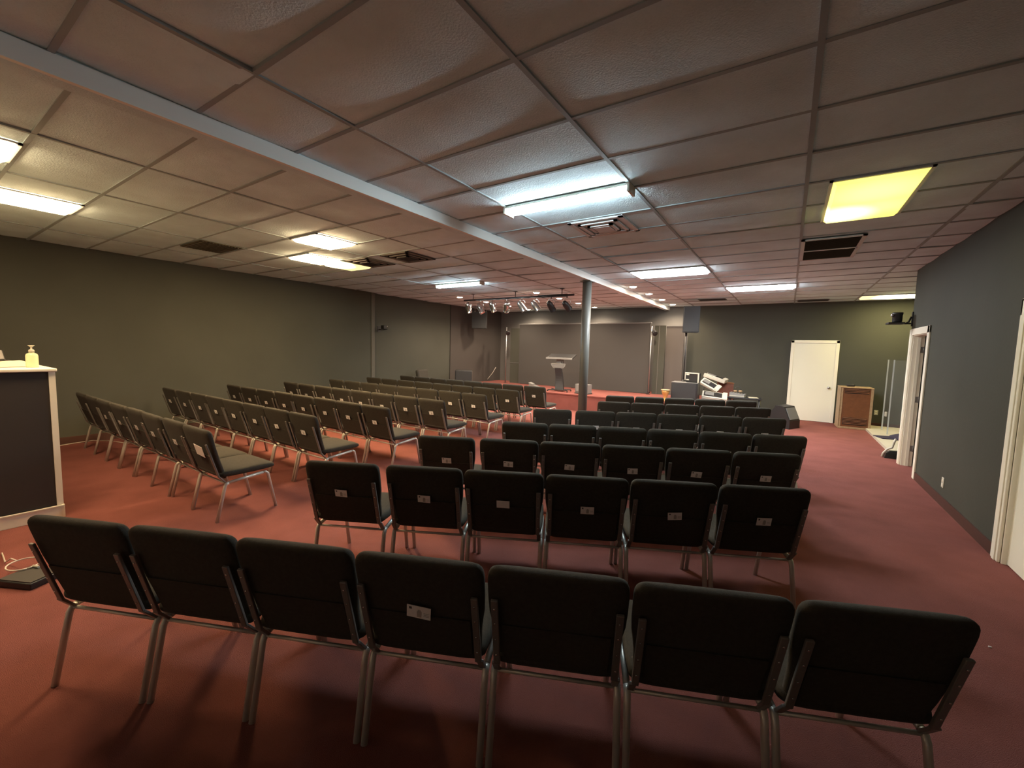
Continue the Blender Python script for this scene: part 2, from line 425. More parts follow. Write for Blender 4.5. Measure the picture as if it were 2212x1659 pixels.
# silver monitor on the stage edge behind the column, and a small device behind a chair
p = atZ(1256, 851, SZ); t = thing('stage_monitor', 'small grey boxy monitor on the stage edge behind the round post', 'monitor', (p.x, p.y+.12, SZ), R(-6))
MB().box((0, 0, .135), (.40, .26, .27), bev=.012).build('case', M_GREY, t)
MB().box((0, -.135, .15), (.32, .012, .17), bev=.004).build('front_panel', M_LGREY, t)
MB().box((0, 0, .006), (.42, .28, .03)).build('foot', M_RUB, t)
p = atY(1152, 832, 11.2); t = thing('foot_pedal', 'small silver wedge device on the stage behind the rightmost front-left chair', 'pedal', (p.x, 11.2, SZ), R(10))
MB().prism([(-.12, 0), (.20, 0), (.20, .06), (-.10, .17)], .22, Matrix.Translation((0, 0, 0))).build('case', M_GREY, t)
MB().box((-.06, 0, .165), (.13, .23, .02), RY(R(18))).build('top_plate', M_LGREY, t)

# subwoofer with pole-mounted speaker
SY = 11.2
sub = thing('subwoofer', 'dark grey subwoofer cabinet on the right end of the stage', 'speaker', (-2.16, SY+.2, SZ), R(3))
MB().box((0, 0, .245), (.62, .52, .47), bev=.012).build('cabinet', M_BLK, sub)
MB().box((-.01, -.262, .245), (.57, .012, .43), bev=.004).build('grille', M_GRILL, sub)
MB().box((0, 0, .483), (.63, .53, .012), bev=.004).build('top_panel', M_GREY, sub)
for a in (-1, 1):
    for b in (-1, 1): MB().box((a*.26, b*.2, .005), (.05, .05, .012)).build('foot', M_RUB, sub)
pt = thing('speaker_pole', 'thin black pole rising from the subwoofer to the loudspeaker', 'speaker stand', (atY(1480, 760, SY+.40).x, SY+.40, SZ+.489))
MB().tube([(0, 0, 0), (0, 0, 1.26)], .014, 10).build('pole', M_BLK, pt)
MB().lathe([(.05, 0), (.05, .012), (.02, .03), (.02, .05)], (0, 0, 0), n=16).build('base_flange', M_BLK, pt)
MB().tube([(0, 0, 1.18), (0, 0, 1.265)], .028, 12).build('collar', M_BLK, pt)
def speaker(name, label, loc, rz, w, h, d, grille, hang=None, group=None):
    t = thing(name, label, 'speaker', loc, rz, group)
    poly = [(-w/2, -d/2), (w/2, -d/2), (w*.36, d/2), (-w*.36, d/2)]
    MB().loft([[(x, y, 0) for x, y in poly], [(x, y, h) for x, y in poly]], smooth=False).build('cabinet', M_BLK, t)
    MB().box((0, -d/2-.006, h/2), (w*.94, .014, h*.95), bev=.005).build('grille', grille, t)
    if hang:
        for a in (-1, 1):
            MB().tube([(a*w*.38, 0, h), (a*w*.40, 0, h+hang)], .006, 8).box((a*w*.38, 0, h+.01), (.04, .05, .02)).build('hanging_bracket', M_STEEL, t)
    return t
speaker('loudspeaker', 'dark grey loudspeaker raised on the pole above the subwoofer', (atY(1493, 700, SY+.40).x, SY+.40, 2.205), R(10), .39, .66, .36, M_GRILL)
speaker('loudspeaker', 'dark loudspeaker hung from the ceiling at the left of the stage', (-8.78, 11.3, 2.32), R(24), .52, .55, .36, M_GRILL, hang=.18)
p = atY(1051, 822, 12.5)
tag(MB().tube([(p.x-.15, 12.5, SZ+.008), (p.x, 12.5, SZ+.012), (p.x+.12, 12.5, .60), (p.x+.27, 12.52, .78), (p.x+.38, 12.55, .98)], .009, 8).build('audio_cable', M_CORD),
    'thin pale cable curving up at the left back corner of the stage', 'cable')
# boxes along the left wall
t = thing('speaker_cabinet', 'black box cabinet turned cornerwise near the left wall before the stage', 'speaker', (-8.52, 10.15, 0), R(38))
MB().box((0, 0, .48), (.52, .55, .96), bev=.015).build('cabinet', M_BLK, t); MB().box((0, -.278, .48), (.46, .012, .88), bev=.004).build('grille', M_GRILL, t)
MB().box((.263, 0, .48), (.012, .49, .9)).build('side_panel', mat('lighter_black_side', (.075, .066, .06), .7), t)  # one side face paler than the rest of the cabinet
t = thing('armchair', 'dark padded chair with rounded back against the left wall behind the front rows', 'chair', (-8.78, 8.85, 0), R(-75))
MB().box((0, -.18, .78), (.58, .12, .44), RX(R(10)), bev=.055, seg=4).build('backrest', M_FAB, t); MB().box((0, .06, .46), (.56, .50, .11), bev=.04, seg=3).build('seat', M_FAB, t)
for a in (-1, 1):
    for b in (-.16, .26): MB().tube([(a*.23, b, 0), (a*.22, b, .42)], .014, 8).build('leg', M_FRAME, t)

# gold goblet drum
t = thing('drum', 'golden goblet drum standing on the stage left of the subwoofer', 'drum', (atY(1438, 842, 10.95).x, 10.95, SZ))
MB().lathe([(.075, 0), (.07, .02), (.045, .10), (.055, .14), (.085, .20), (.105, .285), (.0, .286)], n=24).build('shell', M_GOLD, t)
MB().lathe([(.0, .27), (.112, .27), (.114, .292), (.10, .296), (0, .294)], n=24).build('drum_head', M_WOODL, t)

# small white-rimmed device on the subwoofer
t = thing('practice_amplifier', 'small white-rimmed dark amplifier sitting on the subwoofer', 'amplifier', (atY(1497, 820, SY+.18).x, SY+.18, SZ+.489), R(-12))
MB().box((0, 0, .125), (.33, .16, .24), bev=.02).build('case', M_BLK, t)
fr = MB()
for a, b, c in (((0, -.085, .235), (.35, .02, .03), 0), ((.165, -.085, .125), (.035, .02, .25), 0), ((-.165, -.085, .15), (.02, .02, .19), 0)): fr.box(a, b, bev=.006)
fr.build('white_rim', M_WHITE, t)
MB().box((-.10, -.09, .20), (.07, .012, .03)).box((-.10, -.09, .07), (.07, .012, .03)).build('badge', M_WHITE, t)
MB().box((0, 0, .006), (.28, .12, .012)).build('base', M_RUB, t)

# keyboards beside the stage
KY = 12.05
kst = thing('keyboard_stand', 'black tiered stand under the three tilted white keyboards', 'stand', (-1.75, KY+.34, 0))
s = MB()
for x in (-.18, .10):
    s.tube([(x, -.05, 0), (x, .25, .5), (x, .28, .86)], .016, 8).tube([(x, .40, 0), (x, .25, .5)], .016, 8)
s.tube([(-.20, .25, .5), (.12, .25, .5)], .014, 8).tube([(-.20, .28, .84), (.12, .28, .84)], .014, 8)
s.build('frame', M_BLK, kst)
def keyboard(px, py, Y, ln, dp, th, rot, label):
    c = atY(px, py, Y)
    t = thing('keyboard', label, 'keyboard', c); t.rotation_euler = rot
    b = MB().box((0, 0, 0), (ln, dp, th), bev=.012).box((ln*.5-.05, 0, th*.5+.012), (.10, dp, .028), bev=.008).box((0, -dp*.5+.03, th*.5+.012), (ln, .05, .028), bev=.008)
    b.build('body', M_WHITE, t)
    MB().box((-.04, .02, th*.5+.003), (ln-.16, dp-.12, .012)).build('control_panel', M_BLK, t)
    MB().box((-.12, .03, th*.5+.011), (ln*.35, dp*.4, .008)).build('display', M_GREY, t)
    return t
keyboard(1546, 817, KY+.32, .56, .30, .075, (R(6), R(17), R(-8)), 'topmost white keyboard of the tilted stack by the back wall')
keyboard(1534, 832, KY-.02, .50, .26, .04, (R(38), R(27), R(-6)), 'middle white keyboard of the tilted stack by the back wall')
keyboard(1543, 857, KY-.38, .58, .34, .085, (R(26), R(5), R(8)), 'lowest and largest white keyboard of the stack by the back wall')
p = atY(1566, 842, KY+.55)
t = thing('wooden_cabinet', 'reddish brown wooden cabinet behind the keyboard stack and silver mixer', 'cabinet', (p.x, KY+.55, 0), R(14))
hh = p.z+.20
MB().b2((-.18, -.15, 0), (.18, .15, hh-.02), bev=.006).build('body', mat('red_brown_wood', (.15, .05, .03), .5, var=(12, .2)), t)
MB().box((0, 0, hh-.01), (.38, .32, .02)).build('lid', M_WOOD, t)
tb = thing('side_table', 'low dark table behind the front right chairs below the keyboards', 'table', (-.86, KY-.05, 0))
MB().box((0, 0, .59), (.74, .46, .035), bev=.006).build('tabletop', M_BLK, tb)
for a in (-.33, .33):
    for b in (-.19, .19): MB().tube([(a, b, 0), (a, b, .575)], .018, 8).build('leg', M_BLK, tb)
t = thing('mixer', 'small silver mixing console on the dark table by the wooden cabinet', 'mixer', (-1.02, KY-.05, .6075), R(-4))
MB().prism([(-.17, 0), (.17, 0), (.17, .075), (-.17, .11)], .28).build('case', M_LGREY, t); MB().box((0, -.142, .03), (.34, .01, .02)).build('front_strip', M_WHITE, t)
for i in range(5):
    for j in range(3): MB().lathe([(.008, 0), (.008, .018), (.003, .02)], (-.12+.06*i, -.08+.08*j, .095-.006*i), n=8).build('knob', M_BLK, t)
t = thing('headphones', 'tan headphones lying on top of the silver mixer', 'headphones', (-1.08, KY-.03, .724))
MB().lathe([(.0, 0), (.035, .0), (.045, .02), (.035, .045), (0, .048)], (0, 0, 0), n=14).lathe([(.0, 0), (.035, .0), (.045, .02), (.035, .045), (0, .048)], (.11, .03, 0), n=14).build('ear_cup', M_WOODL, t)
MB().tube([(0, 0, .03), (-.01, .03, .10), (.055, .05, .14), (.12, .06, .10), (.11, .03, .03)], .008, 8).build('headband', M_BLK, t)
t = thing('papers', 'pale sheet of paper at the right end of the dark table', 'paper', (-.68, KY-.03, .6075), R(10))
MB().box((0, 0, .003), (.21, .29, .006)).build('sheet', M_PAPER, t)

# wedge floor monitor
t = thing('floor_monitor', 'grey wedge floor monitor at the right end of the front rows', 'monitor', (-.02, 11.7, 0), R(-25))
MB().prism([(-.24, 0), (.26, 0), (.26, .18), (.12, .50), (-.06, .52), (-.24, .22)], .48).build('cabinet', M_BLK, t)
MB().box((-.155, 0, .37), (.014, .42, .30), RY(R(31)), bev=.003).build('grille', M_GRILL, t)
MB().box((.195, 0, .345), (.012, .40, .28), RY(R(-23))).build('rear_panel', M_GREY, t)

# organ speaker cabinet
t = thing('organ_cabinet', 'brown wooden louvred organ speaker cabinet beside the white back door', 'cabinet', (1.37, 12.78, 0), R(3))
MB().b2((-.285, -.24, .04), (.285, .24, .96), bev=.004).build('body', M_WOOD, t)
MB().b2((-.305, -.26, .96), (.305, .26, .985), bev=.006).build('top_panel', M_WOODL, t)
MB().b2((-.305, -.26, 0), (.305, .26, .045), bev=.006).build('base_plinth', M_WOODL, t)
MB().b2((-.302, -.252, .045), (-.255, -.235, .96)).b2((-.302, -.252, .045), (-.287, .24, .96)).build('corner_trim', M_WOODL, t)
MB().b2((.255, -.252, .045), (.302, -.235, .96)).build('corner_trim', M_WOODL, t)
for z0, n in ((.10, 5), (.84, 3)):
    gp = MB().b2((-.225, -.2425, z0-.005), (.225, -.240, z0+.032*n+.006), mi=1)
    for k in range(n): gp.box((0, -.246, z0+.032*k+.02), (.44, .02, .016), RX(R(-25)))
    gp.build('louvre', [M_WOOD, M_DARKV], t)
t = thing('small_speaker', 'small dark rounded device on top of the wooden organ cabinet', 'speaker', (1.28, 12.80, .985))
MB().box((0, 0, .03), (.16, .10, .06), bev=.02, seg=3).build('case', M_BLK, t)

# platform in the alcove with acrylic drum shield
struct(MB().b2((1.60, 9.75, 0), (XA-.02, YB-.12, .05)).build('platform_floor', M_FLOORT))
sh = thing('drum_shield', 'clear acrylic drum shield standing on the cream platform', 'shield', (2.1, 12.2, .05))
for (x0, y0, x1, y1) in ((-.22, .34, -.23, -.34), (-.23, -.36, .55, -.55)):
    d = Vector((x1-x0, y1-y0, 0)); L = d.length; a = math.atan2(d.y, d.x)
    pn = MB().box(((x0+x1)/2, (y0+y1)/2, .80), (L-.03, .008, 1.58), RZ(a)).build('panel', M_GLASS, sh)
for (x, y) in ((-.22, .35), (-.23, -.35)):
    MB().box((x, y, .80), (.022, .022, 1.60)).build('edge_strip', M_GLASSE, sh)
MB().box((-.23, .0, .40), (.04, .05, .10), bev=.008).build('hinge', M_WHITE, sh)
t = thing('floor_cloth', 'dark purple cloth heap on the cream platform behind the door frame', 'cloth', (2.0, 11.35, .05))
MB().lathe([(.0, .0), (.30, .0), (.26, .05), (.12, .11), (0, .13)], (.1, 0, 0), n=20).build('heap', M_PURP, t)
MB().box((-.12, 0, .008), (.5, .35, .016), RZ(.3)).build('flat_edge', M_PURP, t)
t = thing('cymbal_stand', 'chrome cymbal stand on the platform beside the door frame', 'stand', (2.35, 12.55, .05))
MB().tube([(0, 0, .18), (0, 0, .78)], .012, 8).tube([(0, 0, .3), (-.2, -.15, 0)], .009, 6).tube([(0, 0, .3), (.2, -.15, 0)], .009, 6).tube([(0, 0, .3), (0, .22, 0)], .009, 6).build('tripod', M_CHROME, t)
MB().lathe([(.01, .78), (.05, .79), (.17, .765), (.17, .768), (.05, .80), (.01, .80)], n=24).build('cymbal', M_CHROME, t)
t = thing('bass_drum', 'dark drum standing on the platform partly hidden by the door frame', 'drum', (3.05, 11.9, .05))
MB().lathe([(.25, -.2), (.25, .2)], (0, 0, .27), axis=(1, -.6, 0), n=32).build('shell', M_BLK, t)
MB().lathe([(.262, .195), (.262, .225), (.245, .225), (.245, .195)], (0, 0, .27), axis=(1, -.6, 0), n=32).lathe([(.262, -.225), (.262, -.195), (.245, -.195), (.245, -.225)], (0, 0, .27), axis=(1, -.6, 0), n=32).build('hoop', M_STEEL, t)

# curved white stand foot by the door frame
p = atZ(1909, 991, .0)
t = thing('fan_stand', 'black base with a curved white side arm on the carpet by the far door frame', 'stand', (1.53, 9.30, 0))
MB().tube([(-.10, 0, .012), (-.085, 0, .08), (-.04, 0, .15), (.02, 0, .185), (.035, 0, .27), (.055, 0, .34)], .016, 10).build('curved_arm', M_WHITE, t)
MB().loft([[(-.07, -.03, .0), (.24, -.03, 0), (.24, .12, 0), (-.07, .12, 0)], [(-.055, -.02, .08), (.24, -.02, .10), (.24, .10, .10), (-.055, .10, .08)], [(.0, .0, .125), (.24, .0, .14), (.24, .08, .14), (.0, .08, .125)]], smooth=False).build('base', M_BLK, t)
MB().box((.17, .05, .42), (.10, .06, .60), bev=.01).build('column', M_BLK, t)

# wall-mounted projectors
t = thing('projector', 'black projector on a bracket arm above the far right door', 'projector', (1.40, 8.99, 2.20))
MB().box((-.02, .0, .035), (.20, .24, .03), bev=.006).build('tray', M_BLK, t)
MB().lathe([(.055, .05), (.062, .07), (.062, .17), (.068, .175), (.068, .205), (.0, .21)], (.0, .0, 0), n=20).build('body', M_BLK, t)
MB().lathe([(0, 0), (.02, 0), (.024, .03), (.015, .035)], (-.05, -.03, .16), axis=(-1, -.3, 0), n=14).build('lens', M_STEEL, t)
MB().box((.11, .0, .03), (.14, .03, .02)).tube([(.10, 0, .03), (.14, 0, .06), (.165, 0, .14)], .012, 8).build('bracket_arm', M_BLK, t)
MB().box((.177, 0, .10), (.014, .05, .22)).build('wall_plate', M_BLK, t)
t = thing('wall_camera', 'small black bracketed device on the left wall near the stage', 'camera', (XL-.06, 7.55, 2.06))
MB().box((.007, 0, .05), (.014, .12, .16)).build('wall_plate', M_BLK, t)
MB().tube([(.01, 0, .04), (.18, 0, .03), (.36, 0, .05)], .012, 8).build('bracket_arm', M_BLK, t)
MB().box((.20, 0, .10), (.13, .09, .10), bev=.012).build('body', M_BLK, t)
MB().lathe([(.0, 0), (.014, 0), (.014, .02), (.002, .022)], (.36, -.02, .12), axis=(1, 0, 0), n=12).build('lens', M_CHROME, t)

# outlets
t = thing('wall_outlet', 'white outlet plate low on the right wall between the two doors', 'outlet', (XR, 6.70, .262))
MB().box((-.004, 0, 0), (.008, .075, .118), bev=.003).build('plate', M_WHITE, t)
MB().box((-.009, 0, .026), (.004, .034, .03)).box((-.009, 0, -.026), (.004, .034, .03)).build('socket', M_TRIM, t)
t = thing('wall_outlet', 'small white outlet plate on the back wall behind the drum shield', 'outlet', (1.86, YB, .36))
MB().box((0, -.004, 0), (.075, .008, .118), bev=.003).build('plate', M_WHITE, t); MB().box((0, -.009, .026), (.034, .004, .03)).box((0, -.009, -.026), (.034, .004, .03)).build('socket', M_TRIM, t)

# round post under the beam
t = thing('support_post', 'round grey steel post under the pale ceiling beam', 'post', (-3.19, 7.28, 0))
MB().lathe([(.083, 0), (.083, 2.93)], n=32).build('shaft', M_COLM, t)
MB().box((0, 0, 2.939), (.2, .22, .014)).build('cap_plate', M_COLM, t); MB().box((0, 0, .006), (.24, .24, .012)).build('base_plate', M_COLM, t)

# ================================================================== BOOTH (left foreground)
BX = -5.55
bt = thing('booth_counter', 'tall charcoal booth counter with white trim at the left edge', 'counter', (-6.2, 0, 0))
pin(MB().b2((-6.9, -1.4, .0), (BX, .86, 1.355)).build('body', M_BOOTH, bt))
pin(MB().b2((-6.95, -1.43, 1.355), (BX+.03, .885, 1.385), bev=.008).build('cap_top', M_TRIM, bt))
pin(MB().b2((BX-.03, .832, .12), (BX+.012, .874, 1.355)).build('corner_post', M_TRIM, bt))
pin(MB().b2((BX-.001, -1.4, 0), (BX+.02, .862, .12), bev=.003).b2((BX-.4, .859, 0), (BX+.02, .88, .12), bev=.003).b2((BX-.001, -1.4, .105), (BX+.027, .868, .12), bev=.003).build('baseboard', M_TRIM, bt))
t = thing('sanitizer_bottle', 'clear pump bottle of hand sanitizer on the booth counter corner', 'bottle', (-5.80, .775, 1.385))
MB().lathe([(.0, 0), (.038, 0), (.041, .006), (.041, .105), (.036, .122), (.018, .132), (.016, .136), (0, .136)], n=24).build('bottle', M_GEL, t)
MB().lathe([(.0, .136), (.019, .136), (.019, .156), (.013, .164), (.006, .166), (.006, .185), (.02, .198), (.022, .203), (0, .204)], n=18).build('pump', M_WHITE, t)
t = thing('papers', 'loose cream papers curling on the booth counter beside the bottle', 'paper', (-6.05, .62, 1.385), R(12))
pp = MB()
g = [[pp.bm.verts.new((-.22+.44*a/10, -.13+.26*b/4, .004+.05*math.sin(PI*(a/10)**.8)*(.6+.4*b/4))) for b in range(5)] for a in range(11)]
for a in range(10):
    for b in range(4): pp.bm.faces.new((g[a][b], g[a+1][b], g[a+1][b+1], g[a][b+1])).smooth = True
pp.build('curled_sheet', M_PAPER, t); MB().box((-.02, .02, .003), (.40, .28, .006)).build('flat_sheet', M_PAPER, t)
t = thing('desk_lamp', 'black device with a slim neck at the left end of the booth counter', 'lamp', (-6.55, .66, 1.385))
MB().box((0, 0, .02), (.20, .16, .04), bev=.012).build('base', M_BLK, t); MB().tube([(-.02, 0, .03), (-.06, 0, .15), (-.05, 0, .30)], .012, 8).build('neck', M_BLK, t); MB().box((.06, 0, .07), (.16, .05, .07), RY(R(35)), bev=.01).build('head', M_BLK, t)

# flat case and cable loop on the carpet
t = thing('flat_case', 'flat black case on the carpet at the far left foreground', 'case', (atZ(66, 1243, .04).x, atZ(66, 1243, .04).y, 0), R(27))
MB().box((0, 0, .022), (.27, .19, .044), bev=.006).build('body', M_BLK, t); MB().box((0, 0, .047), (.25, .17, .006)).build('lid', mat('worn_black_lid', (.035, .032, .03), .5), t)
lp = [(.105*math.cos(a), .085*math.sin(a), .0) for a in [2*PI*k/26 for k in range(27)]]
t = thing('cable_loop', 'white cable loop lying across the flat black case', 'cable', (atZ(52, 1218, .058).x, atZ(52, 1218, .058).y, .058))
MB().tube(lp, .0045, 8).build('loop', M_CORD, t); MB().tube([(.09, .03, 0), (.14, .05, .0)], .009, 8).build('plug', M_WHITE, t); MB().tube([(-.10, -.02, 0), (-.18, -.04, .0), (-.26, -.06, -.045), (-.5, -.05, -.05)], .0045, 8).build('tail', M_CORD, t)
# cord along the left wall
tag(MB().tube([(-9.22, 1.1, .01), (-9.2, 1.4, .012), (-9.18, 1.6, .03), (-9.1, 1.8, .05), (-8.95, 1.95, .04), (-8.7, 2.1, .012), (-8.5, 2.4, .01), (-8.7, 2.75, .01)], .006, 8).build('extension_cord', M_CORD),
    'pale cord running along the left wall baseboard behind the rearmost left chairs', 'cord')
tag(MB().box((1.098, 3.496, .004), (.014, .009, .008), bev=.002).build('paper_scrap', M_CARD), 'tiny white scrap on the carpet at right foreground', 'scrap')

# ================================================================== CEILING FIXTURES
def troffer(x0, y0, x1, y1, lens, label, group, gap=False, lt=None):
    z = CZ-.006
    t = thing('troffer_light', label, 'ceiling light', ((x0+x1)/2, (y0+y1)/2, z), 0, group)
    w, d = (x1-x0)/2, (y1-y0)/2
    f = MB()
    for c, s in (((w-.012, 0, 0), (.024, 2*d, .014)), ((-w+.012, 0, 0), (.024, 2*d, .014)), ((0, d-.012, 0), (2*w, .024, .014)), ((0, -d+.012, 0), (2*w, .024, .014))): f.box(c, s)
    f.build('frame', M_VENTL, t)
    MB().loft([[(sx*(w-.024), sy*(d-.024), 0.) for sx, sy in ((1, 1), (-1, 1), (-1, -1), (1, -1))], [(sx*(w-.05), sy*(d-.05), -.03) for sx, sy in ((1, 1), (-1, 1), (-1, -1), (1, -1))]], smooth=False).build('diffuser', lens, t)
    return t
GT = 'recessed ceiling lights'
troffer(-5.658, 3.11, -5.048, 3.72, E_WARM, 'square warm ceiling light nearest the beam on the left half, in mid ceiling', GT)
troffer(-6.878, 3.72, -6.268, 4.33, E_WARM, 'square warm ceiling light directly behind the partly yellow one, mid left ceiling', GT)
E_WARM2 = yellow_lens('half_yellowed_lens', [(-6.60, 4.42, CZ, 14, .36)], tint=(1.0, .80, .33))
troffer(-6.878, 4.33, -6.268, 4.94, E_WARM2, 'square ceiling light with a yellow far corner, mid left ceiling', GT)
troffer(-6.878, .67, -6.268, 1.28, E_WARMD, 'bright warm ceiling light lower at the left edge of the frame', GT)
troffer(-5.33, .05, -4.72, .66, E_WARMD, 'bright warm ceiling light upper at the left edge, over the booth', GT)
E_YEL = yellow_lens('aged_yellow_lens', [(.32, 5.12, CZ, .9, .40), (.50, 4.55, CZ, .15, .5), (.55, 5.0, CZ, .12, .4)])
troffer(.175, 4.205, .785, 5.425, E_YEL, 'large yellowed ceiling light panel at upper right', GT)
troffer(-2.414, 7.255, -1.1945, 7.865, E_WHITE, 'long white ceiling light just right of the round post', GT)
troffer(-1.1945, 9.695, .0255, 10.305, E_WHITE, 'long white ceiling light in front of the white back door', GT)
E_YEL2 = yellow_lens('part_yellowed_lens', [(1.95, 12.4, CZ, 7, .55), (2.3, 12.4, CZ, 7, .55)], tint=(1.0, .86, .40))
troffer(1.2455, 12.135, 2.4655, 12.745, E_YEL2, 'half yellow ceiling light at far right beside the alcove corner', GT)

def strip(x0, x1, y, label):
    t = thing('strip_light', label, 'ceiling light', ((x0+x1)/2, y, CZ), 0, 'surface strip lights')
    w = (x1-x0)/2
    MB().b2((-w, -.074, -.024), (w, .074, -.004)).build('housing', M_WHITE, t)
    rg = []
    for x in (-w+.012, w-.012):
        rg.append([(x, .070*math.cos(PI*k/10), -.024-.046*math.sin(PI*k/10)**.7) for k in range(11)])
    MB().loft(rg).build('lens', E_COOL, t)
    for s in (-1, 1): MB().b2((s*w-.012, -.08, -.074), (s*w+.012, .08, -.002), bev=.004).build('end_cap', M_WHITE, t)
strip(-2.42, -1.19, 3.53, 'bright cool strip light nearest the camera, right of the beam')
strip(-6.68, -5.44, 7.02, 'bright cool strip light left of the beam near the stage')

names = [('first', 'second', 'third', 'fourth')]
for ci, (xx, cn) in enumerate(((-7.70, 'left line over the stage'), (-5.25, 'middle line over the stage'), (-2.87, 'right line beside the beam'))):
    for ri, yy in enumerate((8.95, 10.17, 11.39, 12.61)):
        w = names[0][ri]
        t = thing('downlight', f'round recessed downlight, {w} from the camera in the {cn}', 'ceiling light', (xx, yy, CZ-.004), 0, 'recessed downlights')
        MB().lathe([(.075, 0), (.098, -.006), (.098, .004), (.075, .008)], n=28).build('trim_ring', M_TRIM, t)
        MB().lathe([(.0, -.012), (.05, -.010), (.074, 0), (.074, .006), (0, .006)], n=24).build('lamp', E_SPOT, t)
        ld = bpy.data.lights.new('downlight_beam', 'SPOT'); ld.energy = 19; ld.color = (1, .78, .56); ld.spot_size = R(155); ld.spot_blend = .6; ld.shadow_soft_size = .05
        link_light(ld, 'downlight_beam', (0, 0, -.03), t)

# vents
def diffuser_vent(x, y, s, label, m, dark=False, loc='ceiling vent'):
    t = thing('ceiling_vent', label, 'vent', (x, y, CZ-.006), 0, 'ceiling vents')
    h = s/2
    MB().b2((-h, -h, -.001), (h, h, .004)).build('back_plate', m, t)
    for k, q in enumerate((1, .72, .46)):
        f = MB(); a = h*q; b = .045*(1 if k == 0 else .8)
        z0, z1 = -.012-.008*k, -.004
        for c, ss in (((a-b/2, 0), (b, 2*a)), ((-a+b/2, 0), (b, 2*a)), ((0, a-b/2), (2*a, b)), ((0, -a+b/2), (2*a, b))):
            f.box((c[0], c[1], (z0+z1)/2), (ss[0], ss[1], z1-z0))
        f.build('ring', m, t)
    if dark: MB().box((0, 0, -.03), (.24, .24, .006)).build('centre_opening', M_DARKV, t)
    else: MB().box((0, 0, -.026), (h*.6, h*.6, .008)).build('centre_plate', m, t)
    return t
diffuser_vent(-1.81, 4.53, .61, 'square stepped air diffuser just beyond the near strip light', M_VENTL)
diffuser_vent(-5.05, 4.63, .60, 'square air vent with black centre right of the yellow-cornered light', M_VENT, True)
diffuser_vent(-5.96, 4.63, .58, 'square dark air vent touching the yellow-cornered light', M_VENT, True)
t = thing('return_grille', 'dark double return air grille below the yellowed light at right', 'vent', (.335, 6.76, CZ-.006), 0, 'ceiling vents')
f = MB()
for c, s in (((.285, 0), (.04, 1.27)), ((-.285, 0), (.04, 1.27)), ((0, .615), (.61, .04)), ((0, -.615), (.61, .04)), ((0, -.0), (.57, .045))): f.box((c[0], c[1], -.008), (s[0], s[1], .014))
f.build('frame', M_VENTL, t)
for y in (-.31, .31):
    gl = MB(); gl.b2((-.265, y-.29, -.003), (.265, y+.29, .002))
    for k in range(18): gl.box((0, y-.275+.0325*k, -.006), (.53, .012, .004), RX(R(35)))
    gl.build('louvre_panel', mat('olive_grille', (.075, .07, .05), .6), t)
t = thing('ceiling_vent', 'dark olive vent panel in the left ceiling near the left wall', 'vent', (-7.2, 2.79, CZ-.006), 0, 'ceiling vents')
MB().b2((-.36, -.26, -.008), (.36, .26, .002)).build('panel', mat('olive_vent_paint', (.075, .062, .035), .7), t)
lv = MB()
for k in range(12): lv.box((0, -.22+.04*k, -.011), (.66, .014, .006), RX(R(30)))
lv.build('louvre', M_VENT, t)
for x, y, lab in ((.4, 12.75, 'dark slot vent in the ceiling above the white back door'), (-1.72, 11.75, 'dark slot vent in the ceiling behind the raised loudspeaker')):
    t = thing('ceiling_vent', lab, 'vent', (x, y, CZ-.006), 0, 'ceiling vents')
    MB().b2((-.30, -.16, -.008), (.30, .16, .002)).build('panel', M_DARKV, t); MB().b2((-.32, -.18, -.004), (.32, .18, .003)).build('frame', M_VENT, t)

# stage light bar with eight par cans
BY = 8.55
bar = thing('lighting_bar', 'black ceiling lighting bar carrying the row of stage lamps', 'lighting bar', (-5.6, BY, 2.90))
MB().tube([(-1.6, 0, 0), (1.55, 0, 0)], .022, 12).build('pipe', M_BLK, bar)
MB().box((1.0, .02, .0), (.75, .05, .06)).build('power_strip', M_BLK, bar)
for x in (-1.3, 0, 1.25): MB().tube([(x, 0, 0), (x, 0, .15)], .010, 8).box((x, 0, .147), (.09, .06, .012)).build('hanger', M_BLK, bar)
MB().tube([(-1.2+.1*k, -.03, -.012-.02*abs(math.sin(k*1.1))) for k in range(22)], .007, 6).build('cable', M_LGREY, bar)
canx = [atY(px, 664, BY).x for px in (1012, 1038, 1064, 1094, 1127, 1157, 1190, 1224)]
canz = [2.70, 2.665, 2.695, 2.675, 2.68, 2.68, 2.66, 2.66]
dirs = [(-.1, .5, -1), (.55, .2, -1), (.1, .6, -1), (-.4, .5, -1), (.5, .5, -.9), (.55, .4, -.8), (.1, .9, -.8), (.1, 1, -.6)]
cols = [M_CHROME]*4+[M_STEEL]*2+[M_BLK]*2
order = ['first', 'second', 'third', 'fourth', 'fifth', 'sixth', 'seventh', 'eighth']
